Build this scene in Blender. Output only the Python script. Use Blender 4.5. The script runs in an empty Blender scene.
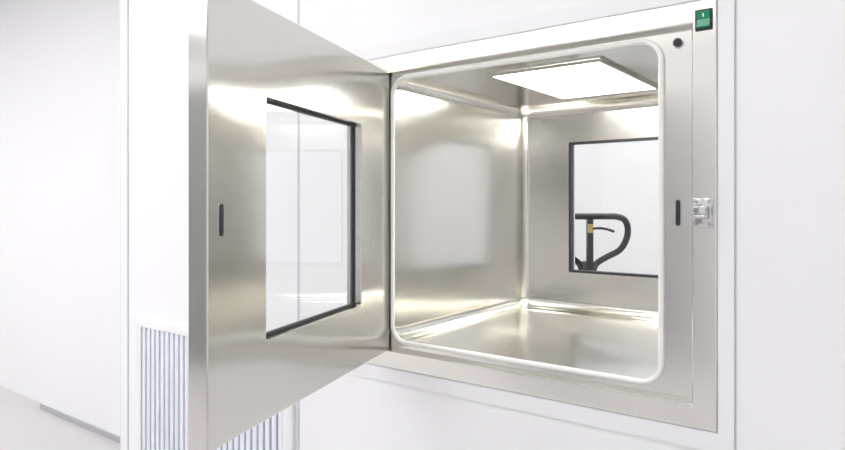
import bpy, bmesh, math, random
from mathutils import Vector, Matrix
random.seed(3)
sc = bpy.context.scene
H = 1.3  # camera height

# ---------------------------------------------------------------- materials
def newmat(name):
    m = bpy.data.materials.new(name); m.use_nodes = True
    nt = m.node_tree
    return m, nt, nt.nodes["Principled BSDF"]

def plain(name, col, rough=0.5, metal=0.0, emit=None, estr=0, noise=0.0, nscale=8):
    m, nt, b = newmat(name)
    b.inputs["Base Color"].default_value = (*col, 1)
    b.inputs["Roughness"].default_value = rough
    b.inputs["Metallic"].default_value = metal
    if emit:
        b.inputs["Emission Color"].default_value = (*emit, 1)
        b.inputs["Emission Strength"].default_value = estr
    if noise > 0:
        tc = nt.nodes.new("ShaderNodeTexCoord")
        n = nt.nodes.new("ShaderNodeTexNoise"); n.inputs["Scale"].default_value = nscale
        n.inputs["Detail"].default_value = 4
        mx = nt.nodes.new("ShaderNodeMix"); mx.data_type = 'RGBA'
        mx.inputs["A"].default_value = (*[c*(1-noise) for c in col], 1)
        mx.inputs["B"].default_value = (*[min(1, c*(1+noise)) for c in col], 1)
        nt.links.new(tc.outputs["Object"], n.inputs["Vector"])
        nt.links.new(n.outputs["Fac"], mx.inputs["Factor"])
        nt.links.new(mx.outputs["Result"], b.inputs["Base Color"])
    return m

def steel(name, col, rough, stretch, aniso=0.5, wav=0.04, tangent='Z', var=.03, wscale=3.2):
    m, nt, b = newmat(name)
    b.inputs["Metallic"].default_value = 1.0
    b.inputs["Anisotropic"].default_value = aniso
    tg = nt.nodes.new("ShaderNodeTangent"); tg.direction_type = 'RADIAL'; tg.axis = tangent
    nt.links.new(tg.outputs[0], b.inputs["Tangent"])
    tc = nt.nodes.new("ShaderNodeTexCoord")
    mp = nt.nodes.new("ShaderNodeMapping"); mp.inputs["Scale"].default_value = stretch
    n = nt.nodes.new("ShaderNodeTexNoise"); n.inputs["Scale"].default_value = 1
    n.inputs["Detail"].default_value = 3; n.inputs["Roughness"].default_value = .5
    nt.links.new(tc.outputs["Object"], mp.inputs["Vector"])
    nt.links.new(mp.outputs[0], n.inputs["Vector"])
    mr = nt.nodes.new("ShaderNodeMapRange")
    mr.inputs["To Min"].default_value = rough*0.93; mr.inputs["To Max"].default_value = rough*1.07
    nt.links.new(n.outputs["Fac"], mr.inputs["Value"])
    nt.links.new(mr.outputs[0], b.inputs["Roughness"])
    mx = nt.nodes.new("ShaderNodeMix"); mx.data_type = 'RGBA'
    mx.inputs["A"].default_value = (*[c*(1-var) for c in col], 1)
    mx.inputs["B"].default_value = (*[min(1, c*(1+var)) for c in col], 1)
    nt.links.new(n.outputs["Fac"], mx.inputs["Factor"])
    nt.links.new(mx.outputs["Result"], b.inputs["Base Color"])
    n2 = nt.nodes.new("ShaderNodeTexNoise"); n2.inputs["Scale"].default_value = wscale
    n2.inputs["Detail"].default_value = 0
    nt.links.new(tc.outputs["Object"], n2.inputs["Vector"])
    bp = nt.nodes.new("ShaderNodeBump"); bp.inputs["Strength"].default_value = 1
    bp.inputs["Distance"].default_value = wav
    nt.links.new(n2.outputs["Fac"], bp.inputs["Height"])
    nt.links.new(bp.outputs[0], b.inputs["Normal"])
    return m

M_STEEL = steel("satin_steel_chamber", (.78, .765, .72), .20, (4, 4, 60), .6, .012)
M_DOOR = steel("satin_steel_door", (.705, .69, .65), .17, (60, 60, 4), .6, .016, wscale=2.6)
M_CHROME = plain("chrome", (.62, .62, .62), .14, 1)
M_WALL = plain("white_panel", (.89, .89, .905), .45, noise=.004, nscale=3)
M_TRIM = plain("white_trim", (.87, .87, .885), .4)
M_JOINT = plain("joint_seal", (.62, .63, .68), .6)
M_CEIL = plain("ceiling_white", (.88, .88, .88), .7, noise=.01)
M_FLOOR = plain("vinyl_floor", (.66, .64, .65), .35, noise=.05, nscale=20)
M_GASKET = plain("white_silicone", (.90, .90, .86), .45)
M_BLACK = plain("black_rubber", (.02, .02, .022), .5)
M_GRILLE = plain("grille_paint", (.78, .81, .88), .4)
M_GBACK = plain("grille_filter", (.34, .37, .44), .9, noise=.15, nscale=60)
M_GREEN = plain("green_rocker", (.0, .22, .10), .25, emit=(0, .5, .2), estr=.08)
M_LAMP = plain("led_diffuser", (.9, .9, .9), .5, emit=(1, .985, .95), estr=12.5)
M_CLED = plain("ceiling_led", (.9, .9, .9), .5, emit=(1, .99, .985), estr=4.95)
M_CLED2 = plain("boosted_led_next_room", (.9, .9, .9), .5, emit=(1, .99, .985), estr=7.2)  # stronger emission, set apart to brighten the next room
M_JACK = plain("jack_dark_grey", (.022, .024, .032), .35)
M_YEL = plain("jack_yellow", (.50, .38, .12), .45)
M_GREY = plain("grey_seal", (.45, .45, .47), .6)
M_WINDK = plain("dark_reflection_pane", (.10, .11, .12), .08)  # dark panes added behind the camera for the steel to reflect
M_DGREY = plain("grey_reflection_door", (.30, .31, .32), .4)  # for the unseen double door added to darken reflections

def glassmat():
    m = bpy.data.materials.new("clear_glass"); m.use_nodes = True
    nt = m.node_tree; nt.nodes.clear()
    o = nt.nodes.new("ShaderNodeOutputMaterial")
    t = nt.nodes.new("ShaderNodeBsdfTransparent"); t.inputs[0].default_value = (.962, .975, .972, 1)
    g = nt.nodes.new("ShaderNodeBsdfGlossy"); g.inputs["Roughness"].default_value = 0.01
    f = nt.nodes.new("ShaderNodeFresnel"); f.inputs[0].default_value = 1.6
    ge = nt.nodes.new("ShaderNodeNewGeometry")
    s = nt.nodes.new("ShaderNodeMath"); s.operation = 'SUBTRACT'; s.inputs[0].default_value = 1
    nt.links.new(ge.outputs["Backfacing"], s.inputs[1])
    p = nt.nodes.new("ShaderNodeMath"); p.operation = 'MULTIPLY'
    nt.links.new(f.outputs[0], p.inputs[0]); nt.links.new(s.outputs[0], p.inputs[1])
    mx = nt.nodes.new("ShaderNodeMixShader")
    nt.links.new(p.outputs[0], mx.inputs[0]); nt.links.new(t.outputs[0], mx.inputs[1])
    nt.links.new(g.outputs[0], mx.inputs[2]); nt.links.new(mx.outputs[0], o.inputs[0])
    return m
M_GLASS = glassmat()

# ---------------------------------------------------------------- helpers
def obj_from_bm(name, bm, mat, parent=None, smooth=True, angle=35):
    bmesh.ops.recalc_face_normals(bm, faces=bm.faces)
    me = bpy.data.meshes.new(name); bm.to_mesh(me); bm.free()
    ob = bpy.data.objects.new(name, me); sc.collection.objects.link(ob)
    if mat: me.materials.append(mat)
    if smooth:
        me.polygons.foreach_set("use_smooth", [True]*len(me.polygons))
        me.set_sharp_from_angle(angle=math.radians(angle))
    if parent: ob.parent = parent
    return ob

def add_box(bm, lo, hi, bev=0):
    c = [(a+b)/2 for a, b in zip(lo, hi)]; s = [b-a for a, b in zip(lo, hi)]
    r = bmesh.ops.create_cube(bm, size=1, matrix=Matrix.Translation(c) @ Matrix.Diagonal((*s, 1)))
    if bev:
        es = set(e for v in r['verts'] for e in v.link_edges)
        bmesh.ops.bevel(bm, geom=list(es), offset=bev, segments=2, affect='EDGES', profile=.5)

def box(name, lo, hi, mat, parent=None, bev=0):
    bm = bmesh.new(); add_box(bm, lo, hi, bev)
    return obj_from_bm(name, bm, mat, parent, smooth=bev > 0)

def boxes(name, lst, mat, parent=None, bev=0):
    bm = bmesh.new()
    for lo, hi in lst: add_box(bm, lo, hi, bev)
    return obj_from_bm(name, bm, mat, parent, smooth=bev > 0)

def add_cyl(bm, p, q, r, seg=24, r2=None):
    p = Vector(p); q = Vector(q); d = q-p
    rot = d.to_track_quat('Z', 'Y').to_matrix().to_4x4()
    bmesh.ops.create_cone(bm, cap_ends=True, segments=seg, radius1=r, radius2=r if r2 is None else r2,
                          depth=d.length, matrix=Matrix.Translation((p+q)/2) @ rot)

def cyl(name, p, q, r, mat, parent=None, seg=24, r2=None):
    bm = bmesh.new(); add_cyl(bm, p, q, r, seg, r2)
    return obj_from_bm(name, bm, mat, parent)

def rrect(y, x0, x1, z0, z1, r, n=8):
    pts = []
    for cx, cz, a0 in ((x1-r, z1-r, 0), (x0+r, z1-r, 90), (x0+r, z0+r, 180), (x1-r, z0+r, 270)):
        for i in range(n+1):
            a = math.radians(a0 + 90*i/n)
            pts.append(Vector((cx+r*math.cos(a), y, cz+r*math.sin(a))))
    return pts

def loft(name, rings, mat, parent=None, closed=True, n=8):
    bm = bmesh.new()
    R = [[bm.verts.new(p) for p in rrect(*a, n=n)] for a in rings]
    m = len(R[0]); k = len(R)
    for i in range(k if closed else k-1):
        A = R[i]; B = R[(i+1) % k]
        for j in range(m):
            bm.faces.new((A[j], A[(j+1) % m], B[(j+1) % m], B[j]))
    return obj_from_bm(name, bm, mat, parent)

def tube(name, pts, r, mat, parent=None, cyclic=False, res=6, radii=None):
    cu = bpy.data.curves.new(name, 'CURVE'); cu.dimensions = '3D'
    cu.bevel_depth = r; cu.bevel_resolution = res; cu.use_fill_caps = True
    sp = cu.splines.new('POLY'); sp.points.add(len(pts)-1)
    for i, p in enumerate(pts):
        sp.points[i].co = (*p, 1)
        if radii: sp.points[i].radius = radii[i]
    sp.use_cyclic_u = cyclic
    sp.use_smooth = True
    ob = bpy.data.objects.new(name, cu); sc.collection.objects.link(ob)
    cu.materials.append(mat)
    if parent: ob.parent = parent
    return ob

def empty(name, loc=(0, 0, 0)):
    e = bpy.data.objects.new(name, None); e.location = loc; e.empty_display_size = .1
    sc.collection.objects.link(e); return e

# ---------------------------------------------------------------- room shell
CZ = 2.85
WF = 1.186            # front face of passbox wall
XO0, XO1 = -1.089, -.2545         # flange outer
ZO0, ZO1 = H-.391, H+.357
XI0, XI1 = -1.047, -.2957
ZI0, ZI1 = H-.349, H+.318
HX0, HX1, HZ0, HZ1 = XO0+.01, XO1-.01, ZO0+.01, ZO1-.01   # hull inside wall
WT = .05
boxes("wall_front", [
    ((-2.234, WF, 0), (HX0, WF+WT, CZ)),
    ((HX1, WF, 0), (2.4, WF+WT, CZ)),
    ((HX0, WF, 0), (HX1, WF+WT, HZ0)),
    ((HX0, WF, HZ1), (HX1, WF+WT, CZ)),
    ((-2.234, WF+WT, 0), (-2.184, 4.4, CZ)),
], M_WALL)
box("wall_recess", (-8.05, 1.86, 0), (-2.234, 1.91, CZ), M_WALL)
box("wall_left", (-8.1, -3, 0), (-8.05, 1.91, CZ), M_WALL)
box("wall_right", (2.4, -3, 0), (2.45, 4.4, CZ), M_WALL)
box("wall_rear", (-8.1, -3.05, 0), (2.45, -3, CZ), M_WALL)
box("wall_far", (-2.234, 4.4, 0), (2.45, 4.45, CZ), M_WALL)
box("floor", (-8.1, -3.05, -.05), (2.45, 4.45, 0), M_FLOOR)
box("ceiling", (-8.1, -3.05, CZ), (2.45, 4.45, CZ+.05), M_CEIL)
# projecting column / panel on the recess wall with grey base seal
box("wall_panel_recess", (-4.39, 1.81, .03), (-2.236, 1.859, CZ-.005), M_WALL)
boxes("baseboard_recess", [((-4.40, 1.80, 0), (-2.236, 1.859, .03))], M_GREY)
boxes("trim_1", [((-2.236, WF-.004, 0), (-2.19, WF, CZ-.005))], M_TRIM)
boxes("trim_2", [((-1.312, WF-.002, 0), (-1.306, WF, CZ-.005)),], M_JOINT)
# white surround around pass box
sx0, sx1, sz0, sz1 = XO0-.035, -.2275, ZO0-.035, ZO1+.033
loft("trim_3", [(WF, sx0, sx1, sz0, sz1, .001), (WF-.004, sx0, sx1, sz0, sz1, .001),
     (WF-.004, XO0-.001, XO1+.001, ZO0-.001, ZO1+.001, .001), (WF, XO0-.001, XO1+.001, ZO0-.001, ZO1+.001, .001)], M_TRIM)
# full-height joint to the right
boxes("trim_4", [((-.2265, WF-.0015, 0), (-.2250, WF, CZ-.005))], M_JOINT)
# joints on the recess wall and its panel, and at the corner post
boxes("trim_5", [((-4.41, 1.850, .03), (-4.391, 1.86, CZ-.005))], M_JOINT)
boxes("trim_6", [((-2.240, WF-.003, 0), (-2.2365, WF+WT, CZ-.005))], M_JOINT)
boxes("trim_7", [((-2.190, WF-.0015, 0), (-2.186, WF, CZ-.005))], M_JOINT)

# unseen ceiling LED panels, with extra ones added to brighten the left end
def led(x, y, lx=.6, ly=1.2, mat=None):
    e = empty("ceiling_light_panel", (x, y, CZ))
    boxes("frame", [((-lx/2-.02, -ly/2-.02, -.02), (lx/2+.02, -ly/2, -.001)), ((-lx/2-.02, ly/2, -.02), (lx/2+.02, ly/2+.02, -.001)),
                    ((-lx/2-.02, -ly/2, -.02), (-lx/2, ly/2, -.001)), ((lx/2, -ly/2, -.02), (lx/2+.02, ly/2, -.001))], M_TRIM, e)
    box("diffuser", (-lx/2, -ly/2, -.014), (lx/2, ly/2, -.004), mat or M_CLED, e)
for x in (-7.4, -6.4, -5.3, -4.2, -3.2, -1.9, -.6, 1.4):
    for y in (-2.0, -.2):
        led(x, y)
for x in (-1.5, -.6, .3, 1.4):  # more unseen panels, added to brighten the room behind the rear window
    for y in (2.9,):
        led(x, y, mat=M_CLED2)

# ---------------------------------------------------------------- pass box
PB = empty("pass_box", (0, 0, 0))
cx0, cx1, cz0, cz1 = -.987, -.3545, H-.327, H+.309
CR = .03
YB = 1.86
wx0, wx1, wz0, wz1 = -.825, -.475, H-.206, H+.192
rings = [
 (WF-.001, XO0, XO1, ZO0, ZO1, .002),
 (1.182, XO0, XO1, ZO0, ZO1, .002),
 (1.180, XO0+.002, XO1-.002, ZO0+.002, ZO1-.002, .002),
 (1.180, XI0-.002, XI1+.002, ZI0-.002, ZI1+.002, .002),
 (1.182, XI0, XI1, ZI0, ZI1, .002),
 (1.200, XI0, XI1, ZI0, ZI1, .002),
 (1.200, cx0+.003, cx1-.003, cz0+.003, cz1-.003, CR),
 (1.215, cx0+.003, cx1-.003, cz0+.003, cz1-.003, CR),
 (1.216, cx0, cx1, cz0, cz1, CR),
]
R2 = .03
for i in range(0, 7):
    a = math.radians(90*i/6)
    d = R2*(1-math.cos(a))
    rings.append((YB-R2+R2*math.sin(a), cx0+d, cx1-d, cz0+d, cz1-d, max(CR-d, .002)))
rings += [
 (YB, wx0, wx1, wz0, wz1, .003),
 (YB+.04, wx0, wx1, wz0, wz1, .003),
 (YB+.04, HX0, HX1, HZ0, HZ1, .003),
 (WF+.002, HX0+.0005, HX1-.0005, HZ0+.0005, HZ1-.0005, .002),
]
loft("body", rings, M_STEEL, PB)
# gasket
gx0, gx1, gz0, gz1 = -.992, -.3485, H-.333, H+.308
gp = [p for p in rrect(1.197, gx0+.004, gx1-.004, gz0+.004, gz1-.004, .04, 10)]
tube("gasket", gp, .0052, M_GASKET, PB, True)
# rear window
loft("rear_window_seal", [(YB-.003, wx0-.002, wx1+.002, wz0-.002, wz1+.002, .004), (YB-.003, wx0+.005, wx1-.005, wz0+.005, wz1-.005, .003),
      (YB+.02, wx0+.005, wx1-.005, wz0+.005, wz1-.005, .003), (YB+.02, wx0+.0005, wx1-.0005, wz0+.0005, wz1-.0005, .003),
      (YB+.0005, wx0+.0005, wx1-.0005, wz0+.0005, wz1-.0005, .003), (YB+.0005-.001, wx0-.002, wx1+.002, wz0-.002, wz1+.002, .004)], M_BLACK, PB)
box("rear_window_glass", (wx0+.002, YB+.021, wz0+.002), (wx1-.002, YB+.026, wz1-.002), M_GLASS, PB)
# lamp
box("chamber_lamp", (-.775, 1.31, cz1-.004), (-.515, 1.70, cz1-.001), M_LAMP, PB)
boxes("chamber_lamp_frame", [((-.785, 1.30, cz1-.006), (-.775, 1.71, cz1-.0005)), ((-.515, 1.30, cz1-.006), (-.505, 1.71, cz1-.0005)),
     ((-.775, 1.30, cz1-.006), (-.515, 1.31, cz1-.0005)), ((-.775, 1.70, cz1-.006), (-.515, 1.71, cz1-.0005))], M_DOOR, PB)
# green rocker switch
sx, sz = -.2752, H+.321
boxes("power_switch_bezel", [((sx-.014, 1.1765, sz-.018), (sx+.014, 1.180, sz+.018))], M_BLACK, PB, .001)
bm = bmesh.new()
vs = [(-.0105, 0, -.0145), (.0105, 0, -.0145), (.0105, 0, .0145), (-.0105, 0, .0145),
      (-.0105, -.0055, -.013), (.0105, -.0055, -.013), (.0105, -.0015, 0), (-.0105, -.0015, 0), (.0105, -.003, .0135), (-.0105, -.003, .0135)]
V = [bm.verts.new((sx+a, 1.1765+b, sz+c)) for a, b, c in vs]
for f in ((4, 5, 6, 7), (7, 6, 8, 9), (0, 1, 5, 4), (2, 3, 9, 8), (0, 4, 7, 9, 3), (1, 2, 8, 6, 5), (0, 3, 2, 1)):
    bm.faces.new([V[i] for i in f])
obj_from_bm("power_switch_rocker", bm, M_GREEN, PB, smooth=False)
box("power_switch_mark", (sx-.001, 1.1735, sz+.004), (sx+.001, 1.1746, sz+.010), M_GASKET, PB)
# lock
lx, lz = -.3235, H+.292
cyl("key_lock_ring", (lx, 1.200, lz), (lx, 1.197, lz), .0095, M_CHROME, PB)
cyl("key_lock_core", (lx, 1.200, lz), (lx, 1.194, lz), .0075, M_BLACK, PB)
# slot in frame
def slot(name, x, y, z, w, h, mat, par, sgn=-1):
    loft_r = [(y, x-w/2, x+w/2, z-h/2, z+h/2, w/2*.98), (y+sgn*.0012, x-w/2, x+w/2, z-h/2, z+h/2, w/2*.98)]
    bm = bmesh.new()
    A = [bm.verts.new(p) for p in rrect(*loft_r[0], n=6)]; B = [bm.verts.new(p) for p in rrect(*loft_r[1], n=6)]
    m = len(A)
    for j in range(m): bm.faces.new((A[j], A[(j+1) % m], B[(j+1) % m], B[j]))
    bm.faces.new(A[::-1]); bm.faces.new(B)
    return obj_from_bm(name, bm, mat, par)
slot("latch_slot_rim", -.3235, 1.200, H-.014, .0105, .050, M_CHROME, PB)
slot("latch_slot", -.3235, 1.1988, H-.014, .0075, .046, M_BLACK, PB)
# strike latch on flange: plate, raised ribs and a rolled keeper
tx, tz = -.277, H-.014
boxes("strike_latch_plate", [((tx-.016, 1.177, tz-.026), (tx+.017, 1.180, tz+.026))], M_CHROME, PB, .0012)
boxes("strike_latch_keeper", [((tx-.013, 1.160, tz-.010), (tx-.009, 1.178, tz+.012)), ((tx+.007, 1.160, tz-.010), (tx+.011, 1.178, tz+.012)),
                              ((tx-.013, 1.158, tz-.002), (tx+.011, 1.161, tz+.012))], M_CHROME, PB, .001)
cyl("strike_latch_roller", (tx-.010, 1.164, tz-.006), (tx+.008, 1.164, tz-.006), .004, M_CHROME, PB, 20)
bm = bmesh.new()
for dx in (-.011, .011):
    for dz in (-.02, .02):
        add_cyl(bm, (tx+dx, 1.177, tz+dz), (tx+dx, 1.1745, tz+dz), .0028, 12)
obj_from_bm("strike_latch_screws", bm, M_GREY, PB)

# ---- open door (local: x along width, y inner +, z up)
DR = empty("front_door"); DR.parent = PB
sx_, sy_ = .3102, -.9507
DR.matrix_local = Matrix(((sx_, .9507, 0, -.998), (sy_, .3102, 0, 1.196), (0, 0, 1, H), (0, 0, 0, 1)))
DW, DT = .69, .034
dz0, dz1 = -.352, .323
vx0, vx1, vz0, vz1 = .163, .541, -.222, .178
b = .002
loft("door_leaf", [
  (-b, 0, DW, dz0, dz1, .002), (0, b, DW-b, dz0+b, dz1-b, .002),
  (0, vx0, vx1, vz0, vz1, .003), (-.0015, vx0+.0015, vx1-.0015, vz0+.0015, vz1-.0015, .003),
  (-DT, vx0+.0015, vx1-.0015, vz0+.0015, vz1-.0015, .003),
  (-DT, b, DW-b, dz0+b, dz1-b, .002), (-DT+b, 0, DW, dz0, dz1, .002)], M_DOOR, DR)
q = .002
loft("door_window_seal", [(-.016, vx0+q, vx1-q, vz0+q, vz1-q, .003), (-.016, vx0+.0065, vx1-.0065, vz0+.0065, vz1-.0065, .003),
   (-.024, vx0+.0065, vx1-.0065, vz0+.0065, vz1-.0065, .003), (-.024, vx0+q, vx1-q, vz0+q, vz1-q, .003)], M_BLACK, DR)
box("door_window_glass", (vx0+.004, -.023, vz0+.004), (vx1-.004, -.018, vz1-.004), M_GLASS, DR)
slot("door_latch_slot_rim", .660, 0, -.022, .0105, .050, M_CHROME, DR, 1)
slot("door_latch_slot", .660, .0012, -.022, .0075, .046, M_BLACK, DR, 1)
boxes("door_handle_base", [((.635, -DT-.006, -.07), (.675, -DT, .05))], M_CHROME, DR, .002)
boxes("door_handle_grip", [((.60, -DT-.016, -.03), (.62, -DT-.004, -.01)), ((.52, -DT-.020, -.034), (.63, -DT-.012, -.006))], M_CHROME, DR, .003)
bm = bmesh.new()
for z in (-.28, .25):
    add_cyl(bm, (-.005, -DT-.004, z-.03), (-.005, -DT-.004, z+.03), .006, 16)
obj_from_bm("door_hinges", bm, M_CHROME, DR)

# ---------------------------------------------------------------- return air grille
GR = empty("return_air_grille")
a0, a1, g0, g1 = -2.115, -1.320, .12, H-.38
fw = .035
loft("frame", [(WF, a0, a1, g0, g1, .002), (WF-.012, a0, a1, g0, g1, .002), (WF-.016, a0+.006, a1-.006, g0+.006, g1-.006, .002),
   (WF-.016, a0+fw, a1-fw, g0+fw, g1-fw, .002), (WF-.001, a0+fw, a1-fw, g0+fw, g1-fw, .002)], M_TRIM, GR)
box("filter", (a0+fw, WF-.004, g0+fw), (a1-fw, WF-.0005, g1-fw), M_GBACK, GR)
bm = bmesh.new()
nl = 26
for i in range(nl):
    x = a0+fw+(i+.5)*(a1-a0-2*fw)/nl
    add_box(bm, (x-.009, WF-.013, g0+fw), (x+.009, WF-.004, g1-fw), .0015)
obj_from_bm("louvers", bm, M_GRILLE, GR)

# ---------------------------------------------------------------- pallet jack in far room
PJ = empty("pallet_jack")
ang = math.atan2(.6, .8)
PJ.matrix_world = Matrix.Translation((-1.005, 2.446, 0)) @ Matrix.Rotation(ang, 4, 'Z')
hz = H-.045
def smoothpts(ctrl, n=10, cyclic=True):
    out = []; m = len(ctrl)
    rng = range(m if cyclic else m-1)
    for i in rng:
        p0, p1, p2, p3 = [Vector(ctrl[(i+k) % m]) if cyclic else Vector(ctrl[max(0, min(m-1, i+k))]) for k in (-1, 0, 1, 2)]
        for k in range(n):
            t = k/n
            out.append(.5*((2*p1)+(-p0+p2)*t+(2*p0-5*p1+4*p2-p3)*t*t+(-p0+3*p1-3*p2+p3)*t**3))
    if not cyclic: out.append(Vector(ctrl[-1]))
    return out
loop = [(0, 0, 0), (.06, 0, 0), (.11, 0, -.002), (.140, .002, -.020), (.150, .006, -.06), (.140, .012, -.105), (.117, .02, -.138), (.07, .03, -.165), (.035, .04, -.19), (.018, .04, -.22)]
loop = loop + [(-x, y, z) for x, y, z in loop[-1:0:-1]]
tube("handle_loop", [p+Vector((0, -.03, hz)) for p in smoothpts(loop)], .0125, M_JACK, PJ, True)
bm = bmesh.new()
add_box(bm, (-.012, -.036, hz-.22), (.012, -.004, hz), .005)
add_box(bm, (-.026, -.03, hz-.25), (.026, .03, hz-.18), .008)
obj_from_bm("control_housing", bm, M_JACK, PJ)
boxes("warning_label", [((-.013, -.0385, hz-.065), (.010, -.0358, hz-.03))], M_YEL, PJ)
tube("control_lever", smoothpts([(0, -.03, hz-.05), (.03, -.045, hz-.046), (.06, -.05, hz-.05), (.088, -.05, hz-.06)], 6, False), .005, M_JACK, PJ)
tube("handle_column", [(0, .01, hz-.22), (0, .05, hz-.5), (0, .10, .45)], .02, M_JACK, PJ)
boxes("pump_body", [((-.07, .05, .20), (.07, .20, .46))], M_YEL, PJ, .012)
cyl("pump_cylinder", (0, .12, .16), (0, .12, .60), .035, M_CHROME, PJ)
bm = bmesh.new()
for s in (-1, 1):
    add_cyl(bm, (s*.03, .12, .09), (s*.085, .12, .09), .09, 32)
obj_from_bm("steer_wheels", bm, M_BLACK, PJ)
cyl("steer_axle", (-.09, .12, .09), (.09, .12, .09), .015, M_CHROME, PJ)
boxes("steer_yoke", [((-.02, .09, .10), (.02, .15, .22))], M_YEL, PJ, .004)
bm = bmesh.new()
add_box(bm, (-.27, .20, .10), (.27, .26, .42), .01)
for s in (-1, 1):
    xx = s*.19
    add_box(bm, (xx-.08, .24, .05), (xx+.08, 1.25, .10), .008)
obj_from_bm("fork_frame", bm, M_YEL, PJ)
bm = bmesh.new()
for s in (-1, 1):
    add_cyl(bm, (s*.19-.05, 1.12, .037), (s*.19+.05, 1.12, .037), .037, 24)
obj_from_bm("fork_rollers", bm, M_BLACK, PJ)

# door on far wall of the next room
D1 = empty("door_1")
dx = -1.13
boxes("frame", [((dx, 4.37, 0), (dx+.05, 4.4, 2.15)), ((dx+1.0, 4.37, 0), (dx+1.05, 4.4, 2.15)), ((dx+.05, 4.37, 2.10), (dx+1.0, 4.4, 2.15))], M_JOINT, D1)
box("leaf", (dx+.05, 4.38, .01), (dx+1.0, 4.4, 2.10), M_TRIM, D1)
boxes("knob", [((dx+.11, 4.32, .98), (dx+.23, 4.34, 1.0)), ((dx+.11, 4.33, .98), (dx+.13, 4.38, 1.0))], M_CHROME, D1)

# unseen dark windows and double door, added to put contrast in the steel's reflections
for i, x in enumerate((-5.6, .2)):
    W = empty("added_window_%d" % (i+1))
    loft("frame", [(-3, x, x+1.3, 1.0, 2.1, .01), (-2.975, x, x+1.3, 1.0, 2.1, .01), (-2.975, x+.05, x+1.25, 1.05, 2.05, .01), (-3, x+.05, x+1.25, 1.05, 2.05, .01)], M_TRIM, W)
    box("added_pane", (x+.05, -2.998, 1.05), (x+1.25, -2.99, 2.05), M_WINDK, W)
D2 = empty("added_rear_door")  # unseen grey door, added to darken what the open leaf's edge reflects
boxes("frame", [((-3.0, -3, 0), (-2.94, -2.96, 2.36)), ((-1.36, -3, 0), (-1.3, -2.96, 2.36)), ((-2.94, -3, 2.3), (-1.36, -2.96, 2.36))], M_TRIM, D2)
boxes("added_leaves", [((-2.94, -3, .01), (-2.155, -2.97, 2.3)), ((-2.145, -3, .01), (-1.36, -2.97, 2.3))], M_DGREY, D2)
boxes("added_pull_bars", [((-2.22, -2.93, .9), (-2.20, -2.91, 1.3)), ((-2.10, -2.93, .9), (-2.08, -2.91, 1.3)),
      ((-2.22, -2.97, .92), (-2.20, -2.93, .94)), ((-2.22, -2.97, 1.26), (-2.20, -2.93, 1.28)),
      ((-2.10, -2.97, .92), (-2.08, -2.93, .94)), ((-2.10, -2.97, 1.26), (-2.08, -2.93, 1.28))], M_CHROME, D2)

# ---------------------------------------------------------------- world / camera
w = bpy.data.worlds.new("world"); sc.world = w; w.use_nodes = True
w.node_tree.nodes["Background"].inputs[0].default_value = (1, 1, 1, 1)
w.node_tree.nodes["Background"].inputs[1].default_value = .5
sc.view_settings.view_transform = 'Standard'
sc.view_settings.exposure = 0

cam = bpy.data.cameras.new("camera"); co = bpy.data.objects.new("camera", cam)
sc.collection.objects.link(co)
cam.sensor_width = 36; cam.lens = 36*640/845
cam.shift_y = -20/845
cam.clip_start = .01
co.location = (0, 0, H)
co.rotation_euler = (math.radians(90), 0, math.atan2(.6, .8))
sc.camera = co
